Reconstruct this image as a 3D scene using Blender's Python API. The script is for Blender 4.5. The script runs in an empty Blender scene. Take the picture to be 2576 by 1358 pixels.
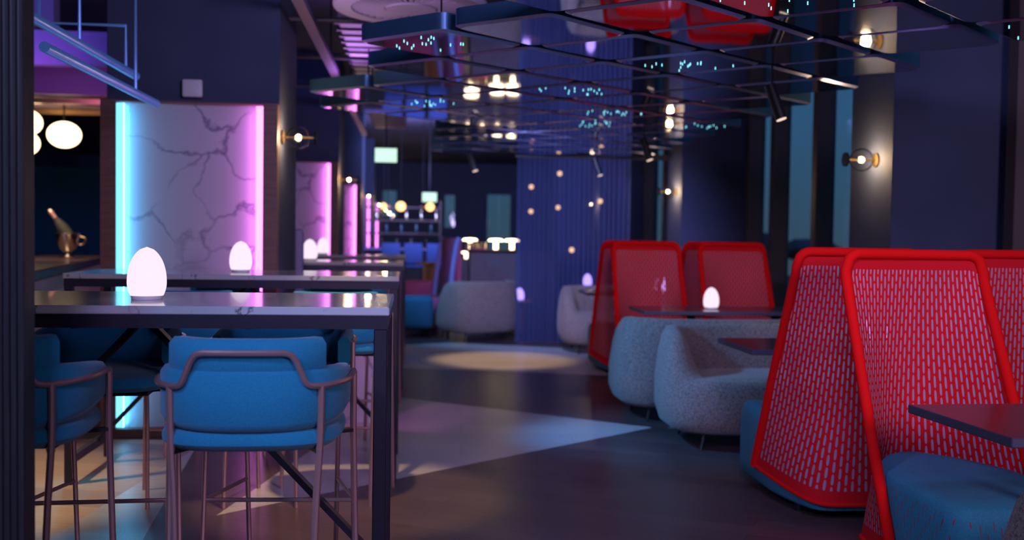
import bpy, bmesh, math, random
from mathutils import Vector, Matrix
random.seed(7)
PI = math.pi
SC = bpy.context.scene
COL = SC.collection

# ------------------------------------------------------------------ helpers
def new_bm(): return bmesh.new()

def obj(name, bm, mats, parent=None, smooth=True, sharp=0.7):
    me = bpy.data.meshes.new(name)
    bmesh.ops.recalc_face_normals(bm, faces=bm.faces[:])
    if smooth:
        for f in bm.faces: f.smooth = True
        for e in bm.edges:
            if len(e.link_faces) == 2 and e.calc_face_angle(0) > sharp: e.smooth = False
    bm.to_mesh(me); bm.free()
    for m in (mats if isinstance(mats, (list, tuple)) else [mats]): me.materials.append(m)
    o = bpy.data.objects.new(name, me); COL.objects.link(o)
    if parent: o.parent = parent
    return o

def tag(o, label, cat, group=None, kind=None):
    if label: o['label'] = label
    if cat: o['category'] = cat
    if group: o['group'] = group
    if kind: o['kind'] = kind
    return o

def thing(name, label, cat, loc=(0, 0, 0), rz=0, group=None):
    o = bpy.data.objects.new(name, None); COL.objects.link(o)
    o.empty_display_size = .05
    o.location = loc; o.rotation_euler = (0, 0, rz)
    return tag(o, label, cat, group)

def struct(name, bm, m, smooth=False, label=None):
    o = obj(name, bm, m, None, smooth); o['kind'] = 'structure'
    if label: o['label'] = label
    return o

def dup(root, loc, rz=None, label=None, group=None):
    r = root.copy(); COL.objects.link(r); r.location = loc
    if rz is not None: r.rotation_euler = (0, 0, rz)
    if label: r['label'] = label
    if group: r['group'] = group
    for ch in list(root.children):
        c = ch.copy(); COL.objects.link(c); c.parent = r
        for g in list(ch.children):
            d = g.copy(); COL.objects.link(d); d.parent = c
    return r

def box(bm, x0, x1, y0, y1, z0, z1, mi=0, bev=0, seg=2):
    r = bmesh.ops.create_cube(bm, size=1)
    vs = r['verts']
    for v in vs:
        v.co = Vector(((x0 + x1) / 2 + v.co.x * (x1 - x0), (y0 + y1) / 2 + v.co.y * (y1 - y0), (z0 + z1) / 2 + v.co.z * (z1 - z0)))
    fs = set(f for v in vs for f in v.link_faces)
    for f in fs: f.material_index = mi
    if bev:
        es = list(set(e for v in vs for e in v.link_edges))
        bmesh.ops.bevel(bm, geom=es, offset=bev, segments=seg, affect='EDGES', profile=.5)
    return bm

def smooth_path(pts, k=6, closed=False):
    P = [Vector(p) for p in pts]; n = len(P); out = []
    rng = range(n if closed else n - 1)
    for i in rng:
        if closed: a, b, c, d = P[i - 1], P[i], P[(i + 1) % n], P[(i + 2) % n]
        else: a, b, c, d = P[max(i - 1, 0)], P[i], P[i + 1], P[min(i + 2, n - 1)]
        for j in range(k):
            t = j / k
            out.append(.5 * ((2 * b) + (c - a) * t + (2 * a - 5 * b + 4 * c - d) * t * t + (3 * b - a - 3 * c + d) * t ** 3))
    if not closed: out.append(P[-1])
    return out

def tube(bm, pts, r, n=10, closed=False, mi=0, caps=True):
    P = [Vector(p) for p in pts]; m = len(P)
    T = []
    for i in range(m):
        if closed: t = P[(i + 1) % m] - P[i - 1]
        else: t = P[min(i + 1, m - 1)] - P[max(i - 1, 0)]
        T.append(t.normalized())
    up = Vector((0, 0, 1)) if abs(T[0].z) < .9 else Vector((1, 0, 0))
    nrm = T[0].cross(up).normalized()
    rings = []
    for i in range(m):
        nrm = (nrm - T[i] * nrm.dot(T[i])).normalized()
        bn = T[i].cross(nrm)
        rr = r[i] if isinstance(r, (list, tuple)) else r
        rings.append([bm.verts.new(P[i] + (nrm * math.cos(2 * PI * k / n) + bn * math.sin(2 * PI * k / n)) * rr) for k in range(n)])
    for i in range(m if closed else m - 1):
        a, b = rings[i], rings[(i + 1) % m]
        for k in range(n):
            f = bm.faces.new((a[k], a[(k + 1) % n], b[(k + 1) % n], b[k])); f.material_index = mi
    if caps and not closed:
        bm.faces.new(rings[0]).material_index = mi; bm.faces.new(rings[-1]).material_index = mi
    return bm

def lathe(bm, prof, n=24, c=(0, 0, 0), axis='z', mi=0, cap=True):
    rings = []
    def pt(r, h, a):
        if axis == 'z': return Vector((c[0] + r * math.cos(a), c[1] + r * math.sin(a), c[2] + h))
        if axis == 'x': return Vector((c[0] + h, c[1] + r * math.cos(a), c[2] + r * math.sin(a)))
        return Vector((c[0] + r * math.cos(a), c[1] + h, c[2] + r * math.sin(a)))
    for r, h in prof:
        if r < 1e-6: rings.append([bm.verts.new(pt(0, h, 0))])
        else: rings.append([bm.verts.new(pt(r, h, 2 * PI * k / n)) for k in range(n)])
    for a, b in zip(rings, rings[1:]):
        for k in range(n):
            if len(a) == 1 and len(b) == 1: continue
            if len(a) == 1: f = bm.faces.new((a[0], b[k], b[(k + 1) % n]))
            elif len(b) == 1: f = bm.faces.new((a[k], a[(k + 1) % n], b[0]))
            else: f = bm.faces.new((a[k], a[(k + 1) % n], b[(k + 1) % n], b[k]))
            f.material_index = mi
    for r in (rings[0], rings[-1]):
        if len(r) > 1 and cap: bm.faces.new(r).material_index = mi
    return bm

def ball(bm, c, r, mi=0, n=16, sz=1):
    return lathe(bm, [(r * math.sin(PI * i / (n // 2)), -r * sz * math.cos(PI * i / (n // 2))) for i in range(n // 2 + 1)], n, c, 'z', mi)

def round_poly(pts, r, seg=5):
    out = []; n = len(pts)
    for i in range(n):
        p0, p, p1 = (Vector((*q, 0)) for q in (pts[i - 1], pts[i], pts[(i + 1) % n]))
        a, b = (p0 - p).normalized(), (p1 - p).normalized()
        ang = a.angle(b); d = min(r / math.tan(ang / 2), (p0 - p).length * .45, (p1 - p).length * .45)
        q0, q1 = p + a * d, p + b * d
        for k in range(seg + 1):
            t = k / seg
            out.append((q0 * (1 - t) ** 2 + p * 2 * t * (1 - t) + q1 * t * t).to_2d())
    return out

def prism(bm, pts, z0, z1, mi=0):
    a = [bm.verts.new((p[0], p[1], z0)) for p in pts]; b = [bm.verts.new((p[0], p[1], z1)) for p in pts]
    n = len(pts)
    for i in range(n): bm.faces.new((a[i], a[(i + 1) % n], b[(i + 1) % n], b[i])).material_index = mi
    bm.faces.new(a[::-1]).material_index = mi; bm.faces.new(b).material_index = mi
    return bm

def beam(bm, a, b, w, h=None, mi=0):
    a, b = Vector(a), Vector(b); h = h or w
    t = (b - a).normalized(); up = Vector((0, 0, 1)) if abs(t.z) < .95 else Vector((0, 1, 0))
    s = t.cross(up).normalized(); u = s.cross(t)
    q = [(-1, -1), (1, -1), (1, 1), (-1, 1)]
    A = [bm.verts.new(a + s * i * w / 2 + u * j * h / 2) for i, j in q]; B = [bm.verts.new(b + s * i * w / 2 + u * j * h / 2) for i, j in q]
    for i in range(4): bm.faces.new((A[i], A[(i + 1) % 4], B[(i + 1) % 4], B[i])).material_index = mi
    bm.faces.new(A[::-1]).material_index = mi; bm.faces.new(B).material_index = mi
    return bm

# ------------------------------------------------------------------ materials
def lin(r, g, b):
    f = lambda c: (c / 255 / 12.92) if c / 255 <= .04045 else ((c / 255 + .055) / 1.055) ** 2.4
    return (f(r), f(g), f(b), 1)

def mat(name, col, rough=.5, metal=0, emit=None, es=0, spec=.5, coat=0, sheen=0, alpha=1, trans=0):
    m = bpy.data.materials.new(name); m.use_nodes = True
    p = m.node_tree.nodes['Principled BSDF']
    p.inputs['Base Color'].default_value = (*col[:3], 1)
    p.inputs['Roughness'].default_value = rough; p.inputs['Metallic'].default_value = metal
    p.inputs['Specular IOR Level'].default_value = spec
    p.inputs['Coat Weight'].default_value = coat; p.inputs['Sheen Weight'].default_value = sheen
    p.inputs['Alpha'].default_value = alpha; p.inputs['Transmission Weight'].default_value = trans
    if emit: p.inputs['Emission Color'].default_value = (*emit[:3], 1); p.inputs['Emission Strength'].default_value = es
    return m

def noise_mat(name, c1, c2, scale, rough=.6, detail=3, bump=0, metal=0, stretch=(1, 1, 1), lo=.35, hi=.65, spec=.5, sheen=0, bscale=None):
    m = mat(name, c1, rough, metal, spec=spec, sheen=sheen); nt = m.node_tree; N, L = nt.nodes, nt.links
    p = N['Principled BSDF']; tc = N.new('ShaderNodeTexCoord'); mp = N.new('ShaderNodeMapping'); mp.inputs['Scale'].default_value = stretch
    nz = N.new('ShaderNodeTexNoise'); nz.inputs['Scale'].default_value = scale; nz.inputs['Detail'].default_value = detail
    rp = N.new('ShaderNodeValToRGB'); rp.color_ramp.elements[0].color = (*c1[:3], 1); rp.color_ramp.elements[1].color = (*c2[:3], 1)
    rp.color_ramp.elements[0].position = lo; rp.color_ramp.elements[1].position = hi
    L.new(tc.outputs['Object'], mp.inputs['Vector']); L.new(mp.outputs[0], nz.inputs['Vector']); L.new(nz.outputs[0], rp.inputs[0]); L.new(rp.outputs[0], p.inputs['Base Color'])
    if bump:
        b = N.new('ShaderNodeBump'); b.inputs['Strength'].default_value = bump; b.inputs['Distance'].default_value = .01
        src = nz
        if bscale:
            src = N.new('ShaderNodeTexNoise'); src.inputs['Scale'].default_value = bscale; L.new(mp.outputs[0], src.inputs['Vector'])
        L.new(src.outputs[0], b.inputs['Height']); L.new(b.outputs[0], p.inputs['Normal'])
    return m

M = {}
M['navy'] = noise_mat('navy_paint', (.045, .057, .115), (.052, .065, .13), 3, .75)
M['black'] = mat('black_metal', (.012, .012, .016), .45, .3)
M['blackmat'] = mat('black_matte', (.01, .01, .012), .8)
M['frame'] = mat('dark_steel', (.05, .04, .06), .35, .7)
M['copper'] = mat('copper_tube', (.5, .27, .26), .32, .65)
M['brown'] = noise_mat('brown_veneer', (.17, .075, .06), (.22, .1, .08), 6, .5, stretch=(1, 1, 8))
M['slat'] = noise_mat('charcoal_slats', (.04, .035, .04), (.05, .045, .045), 20, .38, stretch=(4, 4, .3))
M['blue'] = noise_mat('blue_wool', (.002, .15, .26), (.003, .185, .3), 220, .9, bump=.25, sheen=.2)
M['bluedark'] = noise_mat('navy_upholstery', (.03, .06, .22), (.045, .08, .28), 160, .9, bump=.2)
M['teal'] = noise_mat('teal_upholstery', (.01, .11, .2), (.015, .14, .25), 150, .9, bump=.2)
M['pink'] = noise_mat('rose_upholstery', (.42, .07, .16), (.5, .09, .2), 150, .9, bump=.2)
M['lilac'] = noise_mat('lilac_upholstery', (.2, .17, .42), (.26, .22, .5), 150, .8)  # on the left bar beams this lilac stands for violet light
M['red'] = mat('red_fabric', (.72, .006, .006), .85, spec=.08)
M['white'] = mat('white_plastic', (.7, .68, .7), .4)
M['gold'] = mat('brass', (.65, .42, .16), .28, 1)
M['chrome'] = mat('steel_bucket', (.62, .55, .42), .18, 1)
M['pewter'] = mat('brushed_front', (.45, .36, .3), .4, .3)
M['grille'] = mat('grille_grey', (.12, .1, .15), .7)
M['wood'] = noise_mat('orange_wood', (.5, .2, .07), (.62, .27, .1), 6, .5, stretch=(1, 10, 10))
M['bark'] = noise_mat('counter_front', (.09, .065, .09), (.12, .085, .11), 5, .55, stretch=(6, 6, .6))
M['boucle'] = noise_mat('boucle_wool', (.075, .054, .048), (.3, .225, .195), 170, .95, bump=.35, detail=2, lo=.36, hi=.58, sheen=.15)
M['tabletop'] = mat('dark_laminate', (.05, .03, .035), .22, 0, spec=.5)
M['tableedge'] = mat('blue_black_edge', (.05, .05, .085), .5)
M['mirror'] = mat('tinted_mirror', (.8, .8, .88), .035, 1)
M['tileside'] = mat('tile_side', (.05, .13, .22), .35, .5)
M['tilerim'] = mat('tile_rim', (.5, .48, .75), .32, .8)
M['duct'] = mat('galvanised_duct', (.16, .13, .2), .45, .6)
M['ductlight'] = mat('pale_duct', (.26, .17, .34), .5, .2)
M['dispaint'] = mat('pale_diffuser', (.4, .34, .46), .5)
M['glassclear'] = mat('clear_glass', (1, 1, 1), .02, 0, trans=1)
M['bronze'] = noise_mat('bronze_frame', (.1, .07, .07), (.12, .085, .08), 4, .55, metal=.2)
M['tree'] = noise_mat('dusk_foliage', (.05, .08, .1), (.07, .1, .12), .6, 1)  # lightened and blued, distance haze is mixed into the colour
M['build'] = mat('dusk_render', (.05, .06, .07), 1)
M['greyblue'] = mat('screen_glass', (.02, .08, .14), .2)

def emat(name, col, s):
    return mat(name, (.02, .02, .02), .6, emit=col, es=s)
M['ledpink'] = emat('pink_led', (1, .25, 1), 2.7)
M['ledcyan'] = emat('cyan_led', (.12, .5, .75), 2.7)
M['ledpink2'] = emat('pink_led_inner', (1, .22, 1), 11)
M['ledcyan2'] = emat('cyan_led_inner', (.1, .55, 1), 12)
M['egg'] = emat('egg_glow', (1, .82, .98), 1.04)
M['eggv'] = emat('violet_egg_glow', (.5, .34, 1), 5.5)
M['globe'] = emat('warm_globe', (1, .72, .4), 4)
M['bulb'] = emat('warm_bulb', (1, .68, .35), 24)
M['exit'] = emat('exit_panel', (.62, 1, .78), 1.15)
M['star'] = emat('cyan_point', (.25, .9, 1), 2.2)
M['tubelight'] = mat('acrylic_tube', (.18, .34, .7), .36, .5, emit=(.1, .3, .9), es=.12)
M['lampwarm'] = emat('lamp_warm', (1, .74, .45), 7)
M['farglobe'] = emat('amber_globe', (1, .52, .18), 3.2)
M['bulbdim'] = emat('dim_amber_bulb', (1, .55, .2), 5)
M['ceil'] = mat('ceiling_paint', (.075, .068, .11), .9)
M['lens'] = emat('spot_lens', (1, .75, .6), 1.0)

# marble with dark veins
def marble(name, base, vein, rough, scale=2.2):
    m = mat(name, base, rough, coat=.3); nt = m.node_tree; N, L = nt.nodes, nt.links; p = N['Principled BSDF']
    tc = N.new('ShaderNodeTexCoord'); nz = N.new('ShaderNodeTexNoise'); nz.inputs['Scale'].default_value = scale; nz.inputs['Detail'].default_value = 5
    add = N.new('ShaderNodeVectorMath'); add.operation = 'MULTIPLY_ADD'; add.inputs[1].default_value = (.55, .55, .55)
    L.new(tc.outputs['Object'], nz.inputs['Vector']); L.new(nz.outputs['Color'], add.inputs[0]); L.new(tc.outputs['Object'], add.inputs[2])
    vo = N.new('ShaderNodeTexVoronoi'); vo.feature = 'DISTANCE_TO_EDGE'; vo.inputs['Scale'].default_value = scale * .95
    L.new(add.outputs[0], vo.inputs['Vector'])
    rp = N.new('ShaderNodeValToRGB'); e = rp.color_ramp.elements; e[0].position = 0; e[0].color = (*vein, 1); e[1].position = .032; e[1].color = (*base[:3], 1)
    n2 = N.new('ShaderNodeTexNoise'); n2.inputs['Scale'].default_value = scale * .8; L.new(tc.outputs['Object'], n2.inputs['Vector'])
    r2 = N.new('ShaderNodeValToRGB'); r2.color_ramp.elements[0].position = .4; r2.color_ramp.elements[1].position = .56
    mx = N.new('ShaderNodeMixRGB'); mx.inputs[1].default_value = (*base[:3], 1)
    L.new(vo.outputs['Distance'], rp.inputs[0]); L.new(n2.outputs[0], r2.inputs[0]); L.new(r2.outputs[0], mx.inputs[0]); L.new(rp.outputs[0], mx.inputs[2]); L.new(mx.outputs[0], p.inputs['Base Color'])
    return m
M['marble'] = marble('veined_marble', (.5, .47, .53), (.2, .17, .25), .14, 2.3)
M['marbletop'] = marble('marble_top', (.45, .44, .46), (.12, .11, .14), .14, 5)

# red net with long slits, UV laid out in metres
def slit_mat():
    m = bpy.data.materials.new('red_slit_net'); m.use_nodes = True; nt = m.node_tree; N, L = nt.nodes, nt.links
    p = N['Principled BSDF']; p.inputs['Base Color'].default_value = (.6, .008, .014, 1); p.inputs['Roughness'].default_value = .8; p.inputs['Specular IOR Level'].default_value = .1
    out = N['Material Output']
    def math_(op, a, b=None, c=None):
        n = N.new('ShaderNodeMath'); n.operation = op
        for i, v in enumerate((a, b, c)):
            if v is None: continue
            if isinstance(v, (int, float)): n.inputs[i].default_value = v
            else: L.new(v, n.inputs[i])
        return n.outputs[0]
    uv = N.new('ShaderNodeUVMap'); sp = N.new('ShaderNodeSeparateXYZ'); L.new(uv.outputs[0], sp.inputs[0])
    U = math_('MULTIPLY', sp.outputs[0], 40.0); V = math_('MULTIPLY', sp.outputs[1], 20.0)
    ci = math_('FLOOR', U); par = math_('MULTIPLY', math_('MODULO', ci, 2.0), .5)
    fu = math_('ABSOLUTE', math_('SUBTRACT', math_('FRACT', U), .5)); fv = math_('ABSOLUTE', math_('SUBTRACT', math_('FRACT', math_('ADD', V, par)), .5))
    a = math_('POWER', math_('DIVIDE', fu, .19), 2.0); b = math_('POWER', math_('DIVIDE', fv, .43), 4.0)
    ins = math_('LESS_THAN', math_('ADD', a, b), 1.0)
    # keep a closed margin along the border
    bu = math_('LESS_THAN', math_('ABSOLUTE', math_('SUBTRACT', sp.outputs[0], .5)), .468)
    bv = math_('LESS_THAN', math_('ABSOLUTE', math_('SUBTRACT', sp.outputs[1], .5)), .445)
    mask = math_('MULTIPLY', math_('MULTIPLY', ins, bu), bv)
    inner = N.new('ShaderNodeBsdfDiffuse'); inner.inputs[0].default_value = (.52, .4, .52, 1)
    tr = N.new('ShaderNodeBsdfTransparent'); half = N.new('ShaderNodeMixShader'); half.inputs[0].default_value = .6
    L.new(tr.outputs[0], half.inputs[1]); L.new(inner.outputs[0], half.inputs[2])
    mx = N.new('ShaderNodeMixShader'); L.new(mask, mx.inputs[0]); L.new(p.outputs[0], mx.inputs[1]); L.new(half.outputs[0], mx.inputs[2]); L.new(mx.outputs[0], out.inputs[0])
    return m
M['net'] = slit_mat()

# blue seat cloth with short red stitches
def stitch_mat():
    m = noise_mat('blue_stitched_cloth', (.022, .19, .28), (.028, .23, .33), 120, .85, bump=.2); nt = m.node_tree; N, L = nt.nodes, nt.links
    p = N['Principled BSDF']; src = p.inputs['Base Color'].links[0].from_socket
    def mth(op, a, b=None):
        n = N.new('ShaderNodeMath'); n.operation = op
        for q, v in enumerate((a, b)):
            if v is None: continue
            if isinstance(v, (int, float)): n.inputs[q].default_value = v
            else: L.new(v, n.inputs[q])
        return n.outputs[0]
    tc = N.new('ShaderNodeTexCoord'); sw = N.new('ShaderNodeSeparateXYZ'); L.new(tc.outputs['Object'], sw.inputs[0])
    sn = N.new('ShaderNodeSeparateXYZ'); L.new(tc.outputs['Normal'], sn.inputs[0])
    U = mth('MULTIPLY', mth('ADD', sw.outputs[0], sw.outputs[1]), 42.0); ci = mth('FLOOR', U)
    fu = mth('LESS_THAN', mth('FRACT', U), .13)
    fv = mth('LESS_THAN', mth('FRACT', mth('ADD', mth('MULTIPLY', sw.outputs[2], 13.0), mth('MULTIPLY', ci, .37))), .5)
    ml = mth('MULTIPLY', mth('MULTIPLY', fu, fv), mth('LESS_THAN', sn.outputs[2], .3))
    mx = N.new('ShaderNodeMixRGB'); mx.inputs[2].default_value = (.3, .03, .05, 1); L.new(ml, mx.inputs[0]); L.new(src, mx.inputs[1]); L.new(mx.outputs[0], p.inputs['Base Color'])
    return m
M['seatcloth'] = stitch_mat()

def curtain_mat():
    m = bpy.data.materials.new('sheer_blue_voile'); m.use_nodes = True; nt = m.node_tree; N, L = nt.nodes, nt.links
    for n in list(N):
        if n.type == 'BSDF_PRINCIPLED': N.remove(n)
    out = N['Material Output']
    d = N.new('ShaderNodeBsdfDiffuse'); d.inputs[0].default_value = (.16, .19, .4, 1)
    t = N.new('ShaderNodeBsdfTranslucent'); t.inputs[0].default_value = (.16, .19, .42, 1)
    tr = N.new('ShaderNodeBsdfTransparent'); tr.inputs[0].default_value = (.75, .75, 1, 1)
    a = N.new('ShaderNodeMixShader'); a.inputs[0].default_value = .4; L.new(d.outputs[0], a.inputs[1]); L.new(t.outputs[0], a.inputs[2])
    b = N.new('ShaderNodeMixShader'); b.inputs[0].default_value = .35; L.new(a.outputs[0], b.inputs[1]); L.new(tr.outputs[0], b.inputs[2]); L.new(b.outputs[0], out.inputs[0])
    return m
M['voile'] = curtain_mat()

def pane_mat():
    m = bpy.data.materials.new('window_pane'); m.use_nodes = True; nt = m.node_tree; N, L = nt.nodes, nt.links
    for n in list(N):
        if n.type == 'BSDF_PRINCIPLED': N.remove(n)
    g = N.new('ShaderNodeBsdfGlossy'); g.inputs[1].default_value = .02; tr = N.new('ShaderNodeBsdfTransparent'); tr.inputs[0].default_value = (.85, .95, 1, 1)
    mx = N.new('ShaderNodeMixShader'); mx.inputs[0].default_value = .1; L.new(tr.outputs[0], mx.inputs[1]); L.new(g.outputs[0], mx.inputs[2]); L.new(mx.outputs[0], N['Material Output'].inputs[0])
    return m
M['pane'] = pane_mat()
def globe_glass():
    m = bpy.data.materials.new('thin_glass'); m.use_nodes = True; nt = m.node_tree; N, L = nt.nodes, nt.links
    for n in list(N):
        if n.type == 'BSDF_PRINCIPLED': N.remove(n)
    g = N.new('ShaderNodeBsdfGlossy'); g.inputs[1].default_value = .05; tr = N.new('ShaderNodeBsdfTransparent'); fr = N.new('ShaderNodeFresnel'); fr.inputs[0].default_value = 1.13
    mx = N.new('ShaderNodeMixShader'); L.new(fr.outputs[0], mx.inputs[0]); L.new(tr.outputs[0], mx.inputs[1]); L.new(g.outputs[0], mx.inputs[2]); L.new(mx.outputs[0], N['Material Output'].inputs[0])
    return m
M['thinglass'] = globe_glass()

def planks(name, c1, c2, c3, rough, rot=0.5, w=.13):
    m = mat(name, c1, rough); nt = m.node_tree; N, L = nt.nodes, nt.links; p = N['Principled BSDF']
    tc = N.new('ShaderNodeTexCoord'); mp = N.new('ShaderNodeMapping'); mp.inputs['Rotation'].default_value = (0, 0, rot)
    br = N.new('ShaderNodeTexBrick'); br.inputs['Scale'].default_value = 1; br.inputs['Brick Width'].default_value = 1.4; br.inputs['Row Height'].default_value = w; br.inputs['Mortar Size'].default_value = .0015
    br.inputs['Color1'].default_value = (*c1, 1); br.inputs['Color2'].default_value = (*c2, 1); br.inputs['Mortar'].default_value = (*c3, 1)
    nz = N.new('ShaderNodeTexNoise'); nz.inputs['Scale'].default_value = 3; nz.inputs['Detail'].default_value = 6
    m2 = N.new('ShaderNodeMapping'); m2.inputs['Scale'].default_value = (1.2, 22, 1); L.new(mp.outputs[0], m2.inputs[0]); L.new(m2.outputs[0], nz.inputs[0])
    L.new(tc.outputs['Object'], mp.inputs[0]); L.new(mp.outputs[0], br.inputs[0])
    mx = N.new('ShaderNodeMixRGB'); mx.blend_type = 'MULTIPLY'; mx.inputs[0].default_value = .55; L.new(br.outputs[0], mx.inputs[1]); L.new(nz.outputs[0], mx.inputs[2])
    g = N.new('ShaderNodeMixRGB'); g.blend_type = 'ADD'; g.inputs[0].default_value = .15; L.new(mx.outputs[0], g.inputs[1]); L.new(br.outputs[0], g.inputs[2]); L.new(g.outputs[0], p.inputs['Base Color'])
    rr = N.new('ShaderNodeMapRange'); rr.inputs['To Min'].default_value = rough - .06; rr.inputs['To Max'].default_value = rough + .12; L.new(nz.outputs[0], rr.inputs[0]); L.new(rr.outputs[0], p.inputs['Roughness'])
    return m
M['floordark'] = planks('dark_planks', (.075, .05, .05), (.1, .065, .065), (.03, .02, .02), .29)
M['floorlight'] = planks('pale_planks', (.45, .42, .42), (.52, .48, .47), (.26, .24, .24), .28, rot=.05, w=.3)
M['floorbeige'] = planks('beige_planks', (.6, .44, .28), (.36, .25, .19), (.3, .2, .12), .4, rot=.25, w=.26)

# ------------------------------------------------------------------ setting
bm = new_bm()
def poly(bm, pts, z, mi):
    f = bm.faces.new([bm.verts.new((x, y, z)) for x, y in pts]); f.material_index = mi
    if f.normal.z < 0: f.normal_flip()
poly(bm, [(-9, -1.5), (3.95, -1.5), (3.95, 28.2), (-9, 28.2)], 0, 0)
z = .0006
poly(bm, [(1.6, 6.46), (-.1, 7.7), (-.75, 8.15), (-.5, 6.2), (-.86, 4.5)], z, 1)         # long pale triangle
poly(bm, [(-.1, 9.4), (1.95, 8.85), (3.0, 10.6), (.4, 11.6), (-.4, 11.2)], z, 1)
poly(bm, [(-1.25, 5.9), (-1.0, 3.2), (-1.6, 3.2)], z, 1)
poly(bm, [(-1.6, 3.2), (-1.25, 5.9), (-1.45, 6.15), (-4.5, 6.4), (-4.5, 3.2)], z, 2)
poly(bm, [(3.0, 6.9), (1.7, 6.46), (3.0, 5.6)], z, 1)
bmesh.ops.recalc_face_normals(bm, faces=bm.faces[:])
for f in bm.faces:
    if f.normal.z < 0: f.normal_flip()
me = bpy.data.meshes.new('floor'); bm.to_mesh(me); bm.free()
for k in ('floordark', 'floorlight', 'floorbeige'): me.materials.append(M[k])
fl = bpy.data.objects.new('floor', me); COL.objects.link(fl); fl['kind'] = 'structure'

bm = new_bm(); box(bm, -9, 4.1, -1.5, 28.2, 3.25, 3.35); struct('ceiling', bm, M['ceil'])
bm = new_bm(); box(bm, -9.1, -9, -1.5, 28, 0, 3.25); struct('wall_left', bm, M['navy'])
# far wall with three openings
bm = new_bm()
def wall_y(bm, y0, y1, x0, x1, z0, z1, holes):
    xs = sorted(set([x0, x1] + [h[0] for h in holes] + [h[1] for h in holes]))
    for a, b in zip(xs, xs[1:]):
        hs = [h for h in holes if h[0] <= a and h[1] >= b]
        if not hs: box(bm, a, b, y0, y1, z0, z1)
        else:
            h = hs[0]
            if h[2] > z0: box(bm, a, b, y0, y1, z0, h[2])
            if h[3] < z1: box(bm, a, b, y0, y1, h[3], z1)
FW = [(-.98, -.48, 1.73, 2.46), (.87, 1.15, 1.45, 2.36), (2.07, 2.73, .75, 2.4)]
wall_y(bm, 28, 28.15, -9, 3.95, 0, 3.25, FW); struct('wall_back', bm, M['navy'])
for i, h in enumerate(FW):
    bm = new_bm(); box(bm, h[0], h[1], 28.06, 28.08, h[2], h[3]); struct('window_%d' % (i + 5), bm, M['pane'])

# right wall: piers, glazing between
WX = 3.8
piers = [(6.0, 6.6), (10.94, 11.54), (15.88, 16.48), (20.82, 21.42)]
bm = new_bm()
for a, b in piers: box(bm, 2.99, 3.95, a, b, 0, 3.25, bev=.004, seg=1)
box(bm, WX - .1, 3.95, 1.0, 28, 0, .12); box(bm, WX - .1, 3.95, 1.0, 28, 2.95, 3.25)
box(bm, WX - .1, 3.95, -1.5, 1.0, 0, 3.25)
struct('wall_right', bm, M['navy'])
spans = [(1.0, 6.0), (6.6, 10.94), (11.54, 15.88), (16.48, 20.82), (21.42, 28)]
mull = {0: [1.1, 2.6, 4.2, 5.85], 1: [6.75, 7.8, 8.9, 10.0, 10.77], 2: [11.7, 13.1, 14.5, 15.75], 3: [16.6, 18, 19.4, 20.7], 4: [21.5, 23.5, 25.5, 27.9]}
for i, (a, b) in enumerate(spans):
    t = bpy.data.objects.new('window_%d' % i, None); COL.objects.link(t); t.location = (WX, (a + b) / 2, 0); t['kind'] = 'structure'
    oy = (a + b) / 2
    bm = new_bm(); box(bm, .02, .03, a - oy, b - oy, .12, 2.95); obj('pane', bm, M['pane'], t, False)
    for my in mull[i]:
        bm = new_bm(); box(bm, -.12, .06, my - .055 - oy, my + .055 - oy, .12, 2.95, bev=.004, seg=1); obj('mullion', bm, M['bronze'], t, False)
    bm = new_bm(); box(bm, -.12, .1, a - oy, b - oy, .12, .2); box(bm, -.12, .1, a - oy, b - oy, 2.85, 2.95); obj('rail', bm, M['bronze'], t, False)

# outdoors beyond the glass
for i in range(9):
    y = 10 + i * 9 + random.uniform(-1, 1); x = 30 + random.uniform(-6, 10); hgt = random.uniform(1.4, 2.4)
    t = thing('distant_tree', 'dark dusk tree crown low on the horizon beyond the glazing', 'tree', (x, y, -4), 0, 'trees beyond the windows')
    bm = new_bm(); ball(bm, (0, 0, 4 + hgt * .2), 2.6, 0, 18, hgt / 5)
    for v in bm.verts: v.co += Vector((random.uniform(-.25, .25),) * 3)
    obj('crown', bm, M['tree'], t)
    bm = new_bm(); lathe(bm, [(.25, 0), (.18, 4)], 8); obj('trunk', bm, M['tree'], t)
bm = new_bm(); box(bm, 64, 74, 57, 70, -4, 3.2); box(bm, 66, 72, 59, 63, 3.2, 4.6)
tag(obj('distant_building', bm, M['build'], None, False), 'grey flat roofed building on the dusk horizon beyond the glazing', 'building')
bm = new_bm(); box(bm, 4.2, 120, -40, 140, -4.2, -4.0); tag(obj('outside_ground', bm, M['tree'], None, False), None, None, None, 'structure')

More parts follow.
